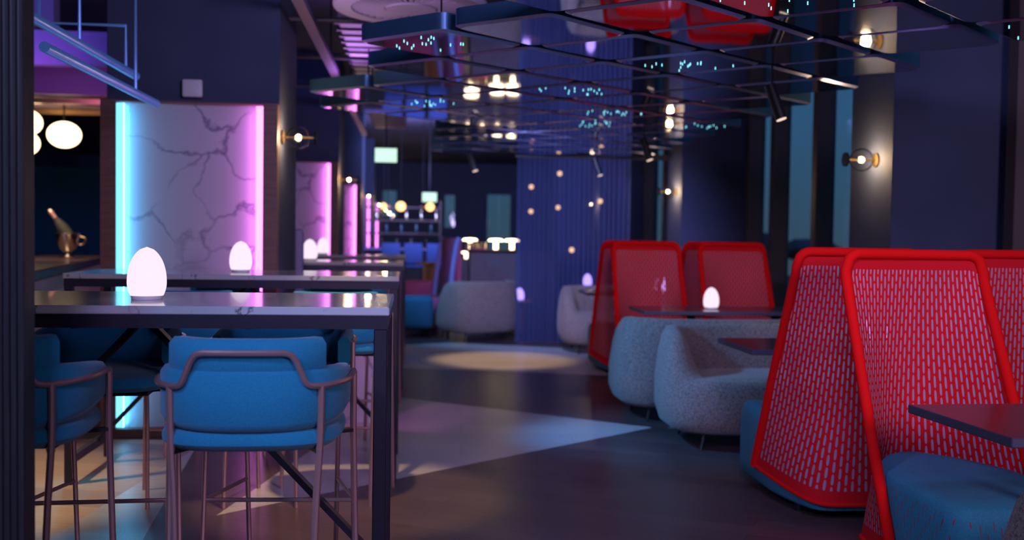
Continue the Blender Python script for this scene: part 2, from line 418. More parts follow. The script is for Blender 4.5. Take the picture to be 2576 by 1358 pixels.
# ------------------------------------------------------------------ marble clad columns with LED edges
CW = (-1.87, -.83)
ords = ['nearest', 'second', 'third', 'fourth', 'fifth']
def led(bm, sx):
    bm.normal_update()
    for f in bm.faces:
        if f.normal.x * sx > .5 or f.normal.y > .5: f.material_index = 1
def column(k):
    y = 6.2 + 4.94 * k
    lab = ['navy column with pink and cyan edged marble panel behind the bar tables',
           'pink lit marble column standing just behind the biggest one',
           'third pink lit column from the camera in the receding row',
           'fourth pink lit column from the camera in the receding row',
           'last narrow pink lit column at the far end of the row'][k]
    t = thing('marble_column', lab, 'column', ((CW[0] + CW[1]) / 2, y, 0), 0, 'lit columns in a row')
    w = .52
    bm = new_bm(); box(bm, -w + .01, w - .0, .076, .95, 0, 3.25, bev=.004, seg=1); obj('core', bm, M['navy'], t, False)
    bm = new_bm()
    box(bm, -w, -.43, -.02, .0755, 0, 2.045); box(bm, .435, w, -.02, .0755, 0, 2.045); box(bm, -.4299, .4349, -.02, .0755, 0, .06); box(bm, -.4299, .4349, -.012, .0755, 2.035, 2.045)
    obj('timber_frame', bm, M['brown'], t, False)
    bm = new_bm(); box(bm, -.43, .435, .05, .075, .06, 2.035); obj('marble_panel', bm, M['marble'], t, False)
    bm = new_bm(); box(bm, .393, .433, -.016, .012, .07, 2.025); led(bm, -1); obj('pink_led_strip', bm, [M['ledpink'], M['ledpink2']], t, False)
    bm = new_bm(); box(bm, -.428, -.388, -.016, .012, .07, 2.025); led(bm, 1); obj('cyan_led_strip', bm, [M['ledcyan'], M['ledcyan2']], t, False)
    return t
for k in range(5): column(k)
bm = new_bm(); box(bm, -.06, .06, -.03, 0, -.055, .055, bev=.012)
o = obj('control_box', bm, M['white']); o.location = (-1.345, 6.25, 2.13); tag(o, 'small white square box above the pink and cyan marble panel', 'control box')

# sconces: local +x points away from the wall
def make_sconce():
    t = thing('wall_sconce', '', 'wall lamp')
    bm = new_bm(); lathe(bm, [(0, 0), (.045, 0), (.045, .012), (0, .012)], 20, axis='x'); obj('wall_plate', bm, M['gold'], t)
    bm = new_bm(); tube(bm, [(.01, 0, 0), (.2, 0, 0)], .007); obj('arm', bm, M['gold'], t)
    bm = new_bm(); ball(bm, (.1, 0, 0), .018, 0, 14); obj('bulb', bm, M['bulb'], t)
    bm = new_bm(); ball(bm, (.1, 0, 0), .075, 0, 24); obj('glass_globe', bm, M['thinglass'], t)
    bm = new_bm(); lathe(bm, [(0, .2), (.046, .2), (.046, .215), (0, .215)], 20, axis='x'); obj('end_disc', bm, M['black'], t)
    return t
sc0 = make_sconce()
first = True
def sconce(loc, rz, label, group, power=3):
    global first
    if first:
        sc0.location = loc; sc0.rotation_euler = (0, 0, rz); sc0['label'] = label; sc0['group'] = group; first = False
    else: dup(sc0, loc, rz, label, group)
    d = .1 if rz == 0 else -.1
    l = bpy.data.lights.new('sconce_light', 'POINT'); l.energy = power * 3.2; l.color = (1, .68, .36); l.shadow_soft_size = .03
    lo = bpy.data.objects.new('sconce_light', l); COL.objects.link(lo); lo.location = (loc[0] + d * 1.0, loc[1], loc[2] + .001)
for k in range(5):
    sconce((-.825, 6.36 + 4.94 * k, 1.86), 0, 'globe wall lamp on the side of the ' + ['big pink and cyan column', 'second column of the lit row', 'third column of the lit row', 'fourth column of the lit row', 'last column of the lit row'][k], 'sconces on the lit columns', 3)
for k in range(3):
    sconce((2.99, 6.22 + 4.94 * k, 1.79), PI, ['globe wall lamp on the big pier at right between windows', 'globe wall lamp on the slim lit pier above the far red chairs', 'globe wall lamp on the most distant window pier'][k], 'sconces on the window piers', 3.5)

# ------------------------------------------------------------------ fluted screen beside the camera
bm = new_bm(); pts = []
x0, x1, y0 = -1.62, -.88, 2.37
n = 47; p_ = (x1 - x0) / n
for i in range(n):
    for s in range(5):
        a = PI * s / 4
        pts.append((x0 + p_ * (i + .5 - .36 * math.cos(a)), y0 - .014 * math.sin(a)))
pts += [(x1, y0 + .05), (x0, y0 + .05)]
prism(bm, pts, 0, 3.25); o = obj('fluted_screen', bm, M['slat'], None, False); tag(o, 'black vertically fluted screen panel beside the marble bar table', 'screen')

# ------------------------------------------------------------------ bar tables
def make_bar_table():
    t = thing('bar_table', '', 'bar table')
    L, D = 1.64, .68
    bm = new_bm(); box(bm, -L, 0, 0, D, 1.025, 1.05, bev=.003, seg=1); obj('marble_top', bm, M['marbletop'], t, False)
    bm = new_bm()
    box(bm, -L + .005, -.005, .005, .045, .985, 1.024); box(bm, -L + .005, -.005, D - .045, D - .005, .985, 1.024)
    box(bm, -L + .005, -L + .045, .045, D - .045, .985, 1.024); box(bm, -.045, -.005, .045, D - .045, .985, 1.024); obj('apron', bm, M['frame'], t, False)
    for x in (-L + .005, -.045):
        for y in (.005, D - .045):
            bm = new_bm(); box(bm, x, x + .04, y, y + .04, 0, .985, bev=.003, seg=1); obj('leg', bm, M['frame'], t, False)
    for s in (0, 1):
        bm = new_bm(); a = (-L / 2, D * .68, .98); b = ((-.03 if s else -L + .03), D * .68, .13); beam(bm, a, b, .045, .02); obj('brace', bm, M['frame'], t, False)
    for x in (-L + .01, -.04):
        bm = new_bm(); box(bm, x, x + .03, .045, D - .045, .1, .14); obj('side_rail', bm, M['frame'], t, False)
    return t
tb = make_bar_table()
TY = [2.95, 5.06, 7.45, 9.62]
tl = ['marble topped high table with a glowing egg lamp, beside the fluted screen', 'marble high table standing directly before the pink and cyan column',
      'high table between the big column and the second column', 'most distant high table of the row beside the second column']
for i, y in enumerate(TY):
    if i == 0: tb.location = (-.068, y, 0); tb['label'] = tl[0]; tb['group'] = 'row of high bar tables'
    else: dup(tb, (-.07, y, 0), 0, tl[i], 'row of high bar tables')

# ------------------------------------------------------------------ bar stools (front = +y)
def make_stool():
    t = thing('bar_stool', '', 'bar stool')
    # seat pad
    bm = new_bm()
    def outline(sc, z):
        pts = []
        for k in range(40):
            a = 2 * PI * k / 40
            c, s = math.cos(a), math.sin(a)
            x = .238 * sc * math.copysign(abs(c) ** .62, c); y = .238 * sc * math.copysign(abs(s) ** .62, s) - .016
            pts.append(bm.verts.new((x, y, z - (.018 if s > .7 else 0) * 0)))
        return pts
    rings = [outline(s, z) for s, z in ((.8, .701), (.93, .705), (1, .722), (1, .738), (.97, .752), (.8, .768), (.4, .772))]
    for a, b in zip(rings, rings[1:]):
        for k in range(40): bm.faces.new((a[k], a[(k + 1) % 40], b[(k + 1) % 40], b[k]))
    bm.faces.new(rings[0]); bm.faces.new(rings[-1]); obj('seat', bm, M['blue'], t)
    # wrap shell: from right arm front, around the back, to left arm front
    def plan(s, rx=.25, ry=.27):
        # s in [-1,1]: angle along a U shape
        a = s * 1.02 * PI / 2 * 1.18
        x = rx * math.sin(a) if abs(a) < PI / 2 else rx * math.copysign(1, a)
        y = -ry * math.cos(a)
        if abs(a) < PI / 2:
            x = rx * math.copysign(abs(math.sin(a)) ** .75, a); y = -ry * abs(math.cos(a)) ** .75
        else: y = (abs(a) - PI / 2) * .26
        return Vector((x, y, 0))
    NS = 48
    def band(z0f, z1f, th, rx, ry, lim, name):
        bm = new_bm(); rows = []
        for i in range(NS + 1):
            s = -lim + 2 * lim * i / NS
            p = plan(s, rx, ry); q = plan(s, rx - th, ry - th)
            z0, z1 = z0f(s), z1f(s); e = min(.02, th * .5)
            ring = [(p, z0 + e), (p, z1 - e), (p.lerp(q, .25), z1 - e * .2), (p.lerp(q, .75), z1 - e * .2), (q, z1 - e), (q, z0 + e), (p.lerp(q, .75), z0), (p.lerp(q, .25), z0)]
            rows.append([bm.verts.new((v.x, v.y, zz)) for v, zz in ring])
        for a, b in zip(rows, rows[1:]):
            for k in range(8): bm.faces.new((a[k], a[(k + 1) % 8], b[(k + 1) % 8], b[k]))
        bm.faces.new(rows[0]); bm.faces.new(rows[-1][::-1])
        return obj(name, bm, M['blue'], t, True, 1.2)
    band(lambda s: .757 + .03 * abs(s) ** 2, lambda s: .925 - .03 * abs(s) ** 3, .045, .25, .265, 1.0, 'backrest_shell')
    band(lambda s: .895, lambda s: .998, .055, .243, .26, .47, 'back_cushion')
    # copper rail round the arms, stepping up over the back
    zr = .872
    def R(s, z, o=.008): v = plan(s, .25 + o, .265 + o); return (v.x, v.y, z)
    pts = [R(-.98, zr), R(-.85, zr), R(-.7, zr), R(-.5, zr), R(-.36, zr), R(-.29, zr + .008), R(-.255, zr + .035), R(-.215, zr + .072), R(-.17, zr + .088), R(-.08, zr + .09), R(0, zr + .09)]
    pts += [(-x, y, z) for x, y, z in pts[-2::-1]]
    bm = new_bm(); tube(bm, smooth_path(pts, 4), .0085, 8); obj('arm_rail', bm, M['copper'], t)
    # legs
    for sx in (-1, 1):
        f = R(.98 * sx, zr); bm = new_bm(); tube(bm, [f, (f[0] * 1.0, f[1] - .0, .70), (f[0] * 1.06, f[1] + .03, 0)], .0095, 8); obj('leg', bm, M['copper'], t)
        b = R(.39 * sx, zr); bm = new_bm(); tube(bm, smooth_path([b, (b[0] * .985, b[1] + .005, .72), (b[0] * .93, b[1] - .0, .5), (b[0] * .88, b[1] - .03, 0)], 4), .0095, 8); obj('leg', bm, M['copper'], t)
    f = R(.98, zr); b = R(.39, zr); zf = .3
    fx, fy = f[0] * 1.036, f[1] + .017; bx_, by_ = b[0] * .905, b[1] - .018
    bm = new_bm(); tube(bm, [(-bx_, by_, zf), (-fx, fy, zf), (fx, fy, zf), (bx_, by_, zf)], .008, 8); obj('foot_rail', bm, M['copper'], t)
    bm = new_bm(); box(bm, -.17, .17, -.12, .14, .685, .7); 
    for sx in (-1, 1): beam(bm, (.15 * sx, .06, .692), (f[0] * sx, f[1], .70), .02, .01); beam(bm, (.15 * sx, -.1, .692), (b[0] * sx * .98, b[1] + .005, .70), .02, .01)
    obj('under_frame', bm, M['black'], t, False)
    return t
st0 = make_stool(); sfirst = True
def stool(x, y, rz, label, group):
    global sfirst
    if sfirst: st0.location = (x, y, 0); st0.rotation_euler = (0, 0, rz); st0['label'] = label; st0['group'] = group; sfirst = False
    else: dup(st0, (x, y, 0), rz, label, group)
G1 = 'blue stools at the high tables'
stool(-.425, 2.82, .0, 'blue bar stool with copper rail, back to the camera at the egg lamp table', G1)
stool(-1.115, 2.84, .04, 'blue bar stool half hidden behind the fluted screen', G1)
stool(-.47, 3.72, PI - .03, 'blue bar stool under the far side of the egg lamp table near its brace end', G1)
stool(-1.1, 3.72, PI + .05, 'blue bar stool across the egg lamp table facing the half hidden stool', G1)
stool(-.36, 4.86, .02, 'blue bar stool at the camera side of the second table by its aisle end', G1)
stool(-1.02, 4.86, 0, 'blue bar stool at the camera side of the second table before the marble panel', G1)
stool(-.45, 5.86, PI, 'blue bar stool behind the second table by its aisle end', G1)
stool(-1.1, 5.8, PI, 'blue bar stool behind the second table touching the marble panel', G1)
for i, (y, nm) in enumerate(((7.45, 'third'), (9.62, 'fourth'))):
    stool(-.36, y - .18, 0, 'blue bar stool at the camera side of the %s high table' % nm, G1)
    stool(-.36, y + .8, PI, 'blue bar stool tucked behind the %s high table' % nm, G1)
t = thing('low_divider', 'low pale divider glowing pink beyond the second high table by the aisle', 'divider', (-.52, 6.68, 0))
bm = new_bm(); box(bm, -.28, .28, -.04, .04, 0, .84, bev=.004, seg=1); obj('panel', bm, M['marble'], t, False)
bm = new_bm(); box(bm, -.3, .3, -.055, .055, .8405, .87, bev=.004, seg=1); obj('cap', bm, M['frame'], t, False)
# tall slim chair at the third table
t = thing('high_back_bar_chair', 'tall blue upholstered chair back beside the two far egg lamps', 'chair', (-.9, 7.52, 0), .0)
bm = new_bm(); box(bm, -.11, .11, -.24, -.17, .72, 1.29, bev=.025); obj('backrest', bm, M['lilac'], t)
bm = new_bm(); box(bm, -.2, .2, -.17, .2, .68, .76, bev=.025); obj('seat', bm, M['bluedark'], t)
for sx in (-1, 1):
    for sy in (-1, 1):
        bm = new_bm(); tube(bm, [(.15 * sx, .14 * sy, .68), (.18 * sx, .18 * sy, 0)], .011, 8); obj('leg', bm, M['black'], t)

# ------------------------------------------------------------------ egg lamps
def make_egg(mk, name='egg_lamp'):
    t = thing(name, '', 'table lamp')
    prof = []
    for i in range(21):
        u = i / 20; z = .012 + .153 * u
        r = .0595 * (1 - abs((u - .27) / .73) ** 2.15) ** .56 if u > .27 else .0595 * (1 - .16 * ((.27 - u) / .27) ** 2)
        prof.append((max(r, 0), z))
    prof[-1] = (0, .165)
    bm = new_bm(); lathe(bm, [(0, .012)] + prof, 28); obj('shade', bm, M[mk], t)
    bm = new_bm(); lathe(bm, [(0, 0), (.046, 0), (.048, .012), (0, .012)], 24); obj('base', bm, M['white'], t)
    return t
eg = make_egg('egg'); ev = make_egg('eggv')
def egg(src, loc, label, flag=[set()]):
    if src.name in flag[0]: dup(src, loc, 0, label, 'glowing egg lamps')
    else: src.location = loc; src['label'] = label; src['group'] = 'glowing egg lamps'; flag[0].add(src.name)
egg(eg, (-.835, 3.23, 1.0505), 'white glowing egg lamp on the marble table by the fluted screen')
egg(eg, (-.92, 5.45, 1.0505), 'white glowing egg lamp on the table before the cyan and pink column')
egg(eg, (-.8, 7.85, 1.0505), 'white glowing egg lamp partly hidden by the tall blue chair back')
egg(eg, (-.89, 10.0, 1.0505), 'white glowing egg lamp before the second pink column')
egg(eg, (2.26, 7.36, .7305), 'white glowing egg lamp on the dark table before the far red chairs')
egg(ev, (2.42, 4.98, .7305), 'violet glow of an egg lamp seen through the big red net chairs')
egg(ev, (2.43, 9.62, .7305), 'violet glow of an egg lamp seen through the far red net chair')

# ------------------------------------------------------------------ red net chairs; local: back at y=0 side, opens to -y
def make_net_chair():
    t = thing('high_back_net_chair', '', 'lounge chair')
    HW = .295
    def dt(z): return max(.035, .03 + (1.14 - z) * .47)
    def pw(z): return 1.9 + 4.2 * max(0, (.5 - z) / .42) ** 1.5
    def zb(s): return .075 + .07 * abs(s) ** 4
    def zt(s):
        a = max(0, (abs(s) - .8) / .2); return 1.215 - .065 * (1 - math.sqrt(max(0, 1 - a * a)))
    def S(s, t_, off=0):
        z = zb(s) + (zt(s) - zb(s)) * t_
        d = .0 + (dt(z)) * abs(s) ** pw(z) - .012 * math.sin(PI * t_) * (1 - s * s)
        hw = HW * (1 - .03 * max(0, (z - .6) / .6))
        return Vector((hw * s, -d - off, z))
    NU, NV = 44, 40
    bm = new_bm(); uvl = bm.loops.layers.uv.new('UVMap')
    # sample s denser toward the edges so the arcs are even
    def sw(i): u = -1 + 2 * i / NU; return math.copysign(abs(u) ** .85, u)
    g = [[bm.verts.new(S(sw(i), j / NV)) for i in range(NU + 1)] for j in range(NV + 1)]
    # arc length along s for uv, per row
    us = []
    for j in range(NV + 1):
        acc = [0]
        for i in range(NU): acc.append(acc[-1] + (g[j][i + 1].co - g[j][i].co).length)
        us.append([a / acc[-1] for a in acc])
    for j in range(NV):
        for i in range(NU):
            f = bm.faces.new((g[j][i], g[j][i + 1], g[j + 1][i + 1], g[j + 1][i]))
            for lp, (jj, ii) in zip(f.loops, ((j, i), (j, i + 1), (j + 1, i + 1), (j + 1, i))): lp[uvl].uv = (us[jj][ii], jj / NV)
    obj('net_back', bm, M['net'], t)
    rim = [S(-1, j / 30) for j in range(31)] + [S(-1 + 2 * i / 40, 1) for i in range(1, 40)] + [S(1, 1 - j / 30) for j in range(31)]
    bm = new_bm(); tube(bm, rim, .021, 12); obj('edge_frame', bm, M['red'], t)
    hem = [S(-1 + 2 * i / 60, 0) for i in range(61)]
    bm = new_bm(); tube(bm, hem, .009, 8); obj('hem', bm, M['red'], t)
    # seat block following the net on the inside
    bm = new_bm(); rings = []
    lv = [(.045, .92), (.06, .97), (.12, 1), (.33, 1), (.375, .985), (.402, .955), (.416, .9), (.42, .6)]
    for z, sc in lv:
        ring = []
        ze = max(z, .09)
        for i in range(25):
            s = -.93 + 1.86 * i / 24
            ring.append(((HW * s) * (1), -(dt(ze) * abs(s) ** pw(ze)) - .02))
        for i in range(25):
            s = .93 - 1.86 * i / 24; a = max(0, (abs(s) - .68) / .25); y = -.86 + .085 * (1 - math.sqrt(max(0, 1 - a * a)))
            ring.append((HW * s, y))
        cx, cy = 0, -.5
        rings.append([bm.verts.new((cx + (x - cx) * sc, cy + (y - cy) * (sc if y < -.45 else 1), z)) for x, y in ring])
    n_ = len(rings[0])
    for a, b in zip(rings, rings[1:]):
        for k in range(n_): bm.faces.new((a[k], a[(k + 1) % n_], b[(k + 1) % n_], b[k]))
    bm.faces.new(rings[0][::-1]); bm.faces.new(rings[-1]); obj('seat_block', bm, M['seatcloth'], t, True, 1.0)
    for sx in (-1, 1):
        for y in (-.2, -.6): obj('glide', lathe(new_bm(), [(0, 0), (.02, 0), (.02, .05), (0, .05)], 12, (.18 * sx, y, 0)), M['black'], t)
    return t
nc = make_net_chair()
YC = (4.045, 8.65)
X1, X2 = 1.995, 2.755
G2 = 'red high backed net chairs'
nc.location = (X1, YC[0] - .22, 0); nc['label'] = 'red net chair at front right facing the camera, its blue seat in view'; nc['group'] = G2
dup(nc, (X1, YC[0] + .22, 0), PI, 'red net chair showing its curved slit back, behind the camera facing chair', G2)
dup(nc, (X2, YC[0] + .22, 0), PI, 'red net chair cut by the right picture edge, top corner in view', G2)
dup(nc, (X1, YC[1] - .22, 0), 0, 'distant red net chair with the violet lamp glow showing through its back', G2)
dup(nc, (X1, YC[1] + .22, 0), PI, 'distant red net chair turned away, its pink flank beside the sheer curtain', G2)
dup(nc, (X2 + .0, YC[1] - .22, 0), 0, 'distant red net chair straight behind the white egg lamp', G2)
dup(nc, (X2 + .0, YC[1] + .22, 0), PI, 'distant red net chair turned away behind the white egg lamp, near the windows', G2)

# ------------------------------------------------------------------ dark lounge tables
def make_lounge_table(L=1.5, D=.55, py=0):
    t = thing('lounge_table', '', 'table')
    bm = new_bm(); box(bm, 0, L, -D / 2, D / 2, .702, .73, bev=.003, seg=1); 
    for f in bm.faces: f.material_index = 0 if f.normal.z > .8 else 1
    obj('tabletop', bm, [M['tabletop'], M['tableedge']], t, False)
    for x in (.42, L - .42):
        bm = new_bm(); box(bm, x - .09, x + .09, py - .1 if py == 0 else .06, py + .1 if py == 0 else .26, .68, .7015); obj('top_plate', bm, M['black'], t, False)
        bm = new_bm(); tube(bm, [(x, py, .03), (x, py, .68)], .03, 12); pd_ = obj('pedestal', bm, M['black'], t)
        bm = new_bm(); lathe(bm, [(0, 0), (.2, 0), (.2, .012), (.04, .03), (0, .03)], 24, (x, py, 0)); obj('foot_plate', bm, M['black'], pd_)
    return t
lt = make_lounge_table()
lt.location = (1.64, 2.845, 0); lt['label'] = 'dark table cutting in at the right edge before the blue seated red chair'; lt['group'] = 'dark lounge tables'; lt.rotation_euler = (0, 0, .03)
for loc, lab in (((1.645, 4.95, 0), 'dark table between the big red chair backs and the speckled sofa facing it'),
                 ((1.68, 7.35, 0), 'dark table with the white egg lamp before the far red chairs'),
                 ((1.66, 9.62, 0), 'dark table behind the far red chairs beside the curtain')):
    r = dup(lt, loc, 0.0, lab, 'dark lounge tables') if abs(loc[1] - 7.35) < .1 else make_lounge_table(py=.245)
    r.location = loc; r['label'] = lab; r['group'] = 'dark lounge tables'

# ------------------------------------------------------------------ rounded boucle sofas, front = -y
def make_sofa(rx=.72, ry=.37, mk='boucle', name='tub_sofa'):
    t = thing(name, '', 'sofa')
    n_ = 72; bm = new_bm(); rings = []
    prof = [(.0, .80, 'b'), (.03, .93, 'b'), (.12, 1.0, 'b')]
    def H(a):  # a=0 at back(+y)
        u = (1 + math.cos(a)) / 2          # 1 back, 0 front
        k = min(1, max(0, (u - .2) / .36)); k = k * k * (3 - 2 * k)
        return .42 + .29 * k
    def P2(a, sc):
        c, s = math.cos(a), math.sin(a); e = .58
        return rx * sc * math.copysign(abs(s) ** e, s), ry * sc * math.copysign(abs(c) ** e, c)
    secs = []
    for i in range(n_):
        a = 2 * PI * i / n_; h = H(a); k = (h - .42) / .29
        col = []
        for f, sc in ((0, .9), (.05, .955), (.22, 1.0), (.5, 1.0), (.75, .975), (.92, .945), (1.0, .905)):
            col.append((sc, .105 + (h - .105) * f))
        col.append((.84, h + .004)); col.append((.78, h - .03 * k)); 
        col.append((.74 - .0 * k, .42 + (h - .42) * .5)); col.append((.72, .425)); col.append((.4, .432))
        secs.append([(P2(a, sc), z) for sc, z in col])
    m_ = len(secs[0])
    V = [[bm.verts.new((p[0], p[1], z)) for p, z in s] for s in secs]
    for i in range(n_):
        A, B = V[i], V[(i + 1) % n_]
        for j in range(m_ - 1): bm.faces.new((A[j], B[j], B[j + 1], A[j + 1]))
    bm.faces.new([v[0] for v in V]); bm.faces.new([v[-1] for v in V][::-1])
    obj('upholstered_body', bm, M[mk], t, True, 1.4)
    for sx in (-1, 1):
        for sy in (-1, 1):
            bm = new_bm(); tube(bm, [(rx * .68 * sx, ry * .62 * sy, .115), (rx * .72 * sx, ry * .68 * sy, 0)], [.014, .009], 8); obj('leg', bm, M['black'], t)
    return t
so = make_sofa()
so.location = (2.24, 6.0, 0); so['label'] = 'speckled grey tub sofa with its seat towards the big red chairs'; so['group'] = 'speckled tub sofas'
dup(so, (2.13, 6.92, 0), PI, 'speckled grey tub sofa showing its rounded back, at the white egg lamp table', 'speckled tub sofas')
dup(so, (2.26, 10.76, 0), 0, 'speckled tub sofa in front of the sheer blue curtain', 'speckled tub sofas').scale = (.93, 1, 1)
dup(so, (2.31, 2.4, 0), PI, 'pale speckled sofa rim showing in the bottom right corner', 'speckled tub sofas')

# ------------------------------------------------------------------ mirrored ceiling tiles
TZ = 2.18; KT = .8835
star_tiles = {(.14, 5.48), (1.61, 5.82), (1.61, 4.18), (3.08, 4.34), (1.12, 7.07), (.14, 7.94), (1.61, 8.27), (1.61, 9.09), (2.59, 9.05)}
def make_tile():
    t = thing('mirror_tile', '', 'ceiling tile')
    hx, hy = (.49 - .028) * KT, (.41 - .024) * KT
    outer = round_poly([(hx, 0), (0, hy), (-hx, 0), (0, -hy)], .06, 6)
    cx = [p * 1 for p in outer]
    inn = [Vector(p) * (1 - .026 / max(.05, Vector(p).length)) for p in outer]
    bm = new_bm(); n_ = len(outer)
    top = [bm.verts.new((p[0], p[1], .085)) for p in outer]; mid = [bm.verts.new((p[0], p[1], .01)) for p in outer]; low = [bm.verts.new((p[0], p[1], 0)) for p in inn]
    for a, b, m_ in ((top, mid, 0), (mid, low, 1)):
        for k in range(n_): bm.faces.new((a[k], a[(k + 1) % n_], b[(k + 1) % n_], b[k])).material_index = m_
    bm.faces.new(top).material_index = 0
    tb_ = obj('tile_body', bm, [M['tileside'], M['tilerim']], t, True, .3)
    bm = new_bm(); bm.faces.new([bm.verts.new((p[0], p[1], .0005)) for p in inn]); r = bmesh.ops.extrude_face_region(bm, geom=bm.faces[:])
    for v in [e for e in r['geom'] if isinstance(e, bmesh.types.BMVert)]: v.co.z = .004
    obj('mirror_face', bm, M['mirror'], tb_, False)
    bm = new_bm(); tube(bm, [(0, 0, .085), (0, 0, .3)], .005, 6); obj('hanger', bm, M['black'], t)
    return t
ti = make_tile(); tfirst = True; GT = 'mirrored rhombus ceiling tiles'
bm = new_bm(); ball(bm, (0, 0, -.003), .0027, 0, 8, 1.4)
bead = obj('light_bead', bm, M['star'])
bead_used = False
def tile(x, y):
    global tfirst, bead_used
    stars = any(abs(x - a) < .2 and abs(y - b) < .25 for a, b in star_tiles)
    lab = 'mirrored rhombus ceiling tile hung with a cluster of cyan light points' if stars else 'plain mirrored rhombus ceiling tile in the suspended field'
    if tfirst: ti.location = (x, y, TZ); ti['label'] = lab; ti['group'] = GT; r = ti; tfirst = False
    else: r = dup(ti, (x, y, TZ), None, lab, GT + (' with light points' if stars else ''))
    r.location = (x * KT, y * KT, TZ)
    r.rotation_euler = (random.gauss(0, .0055), random.gauss(0, .0055), 0)
    if stars:
        for k in range(17):
            if not bead_used: b = bead; bead_used = True
            else: b = bead.copy(); COL.objects.link(b)
            b.parent = r
            while True:
                u, v = random.gauss(0, .16), random.gauss(0, .13)
                if abs(u) / .34 + abs(v) / .28 < 1: break
            b.location = (u, v, 0)
ylo, yhi = 3.1, 12.5
for i in range(-4, 5):
    x = 1.12 + .49 * i
    for j in range(-4, 12):
        y = (5.43 if i % 2 == 0 else 5.02) + .82 * j - .05 * (x - 1.12)
        if not (ylo < y < yhi): continue
        if x > 2.7 and y > 4.6: continue
        if x < -.5: continue
        if y < 5.3 and x < .5: continue
        if y < 6.95 and x < .0: continue
        if y > 8.8 and x < .5: continue
        tile(x, y)

# ceiling gear above and beside the tiles
t = thing('round_diffuser', 'large round slatted ceiling diffuser with a pale rim, beside the mirrored tiles', 'air diffuser', (-.03, 6.1, 2.62))
bm = new_bm(); lathe(bm, [(.36, 0), (.46, 0), (.47, .02), (.46, .05), (.36, .05), (.36, 0)], 48, cap=False); obj('rim', bm, M['dispaint'], t)
bm = new_bm(); lathe(bm, [(0, .035), (.36, .035), (.36, .05), (0, .05)], 40); obj('back_plate', bm, M['grille'], t)
bm = new_bm()
for k in range(40):
    a = 2 * PI * k / 40; beam(bm, (.16 * math.cos(a), .16 * math.sin(a), .012), (.36 * math.cos(a), .36 * math.sin(a), .012), .022, .012)
vn_ = obj('vanes', bm, M['dispaint'], t, False)
bm = new_bm(); lathe(bm, [(0, .0), (.15, .0), (.16, .03), (0, .03)], 32); obj('hub', bm, M['dispaint'], vn_)
bm = new_bm(); tube(bm, [(-.3, .0, .05), (-.3, 0, .63)], .02, 10); tube(bm, [(.3, .0, .05), (.3, 0, .63)], .02, 10); obj('hanger', bm, M['duct'], t)

t = thing('lighting_trunking', 'pale lilac trunking running along the ceiling beside the columns', 'trunking', (-.69, 9.6, 2.62))
bm = new_bm(); box(bm, -.035, .035, -4.4, 4.4, 0, .04); obj('channel', bm, M['ductlight'], t, False)
for y in (-4, -1.3, 1.3, 4): obj('hanger', tube(new_bm(), [(0, y, .04), (0, y, .63)], .006, 6), M['black'], t)
bm = new_bm(); box(bm, -.55, -.12, 6.9, 14, 2.72, 3.0, bev=.02)
for k in range(30): box(bm, -.56, -.11, 7 + k * .23, 7.03 + k * .23, 2.71, 3.01)
tag(obj('ribbed_duct', bm, M['duct'], None, False), 'dark ribbed air duct above the aisle', 'duct')
for i, (y, lab) in enumerate(((6.75, 'thin ceiling pipe crossing just past the round diffuser'), (8.2, 'thin ceiling pipe crossing the lilac trunking midway'), (9.8, 'thin ceiling pipe crossing the lilac trunking furthest off'))):
    bm = new_bm(); tube(bm, [(-1.2, y, 2.68), (.3, y, 2.68)], .016, 8); tag(obj('ceiling_pipe', bm, M['duct']), lab, 'pipe', 'pipes across the ceiling')

# track spots hanging below the tiles
def make_spot():
    t = thing('hanging_spotlight', '', 'spotlight')
    bm = new_bm(); tube(bm, [(0, 0, .95), (0, 0, -.12)], .005, 6); obj('stem', bm, M['black'], t)
    a = Vector((-.012, 0, -.1)); b = Vector((.045, -.03, -.28))
    bm = new_bm(); tube(bm, [a, b], .03, 16); br_ = obj('barrel', bm, M['black'], t)
    bm = new_bm(); tube(bm, [b, b + (b - a).normalized() * .006], .026, 16); obj('lens', bm, M['lens'], br_)
    return t
sp = make_spot(); sp.location = (1.873, 5.116, 2.18); sp['label'] = 'slim black spotlight hanging from the mirrored tiles at right'; sp['group'] = 'hanging spotlights'
for loc, lab in (((1.87, 8.03, 2.18), 'small black hanging spotlight above the far red chairs'), ((1.87, 10.2, 2.18), 'small hanging spotlight beside the sheer curtain rail'), ((.557, 9.89, 2.18), 'small hanging spotlight near the far bar counter')):
    dup(sp, loc, 0, lab, 'hanging spotlights')

# tube lights on rods by the near column
def tube_light(x, z, y0, y1, lab, rods):
    t = thing('tube_light', lab, 'light tube', (x, y0, z), 0, 'tube lights over the near tables')
    bm = new_bm(); tube(bm, [(0, 0, 0), (0, y1 - y0, 0)], .022, 14); obj('tube', bm, M['tubelight'], t)
    for ry, w, up in rods:
        bm = new_bm(); tube(bm, [(0, ry, 0), (0, ry, up), (-w, ry, up), (-w, ry, 3.25 - z)], .009, 8); obj('hanger_rod', bm, M['tubelight'], t)
tube_light(-1.56, 2.13, 4.1, 5.8, 'upper blue light tube slanting over the near tables', [(1.5, .45, .24), (.75, .6, .33)])
tube_light(-1.46, 1.985, 4.12, 5.85, 'lower lilac blue light tube ending before the marble panel', [(1.3, .7, .5)])

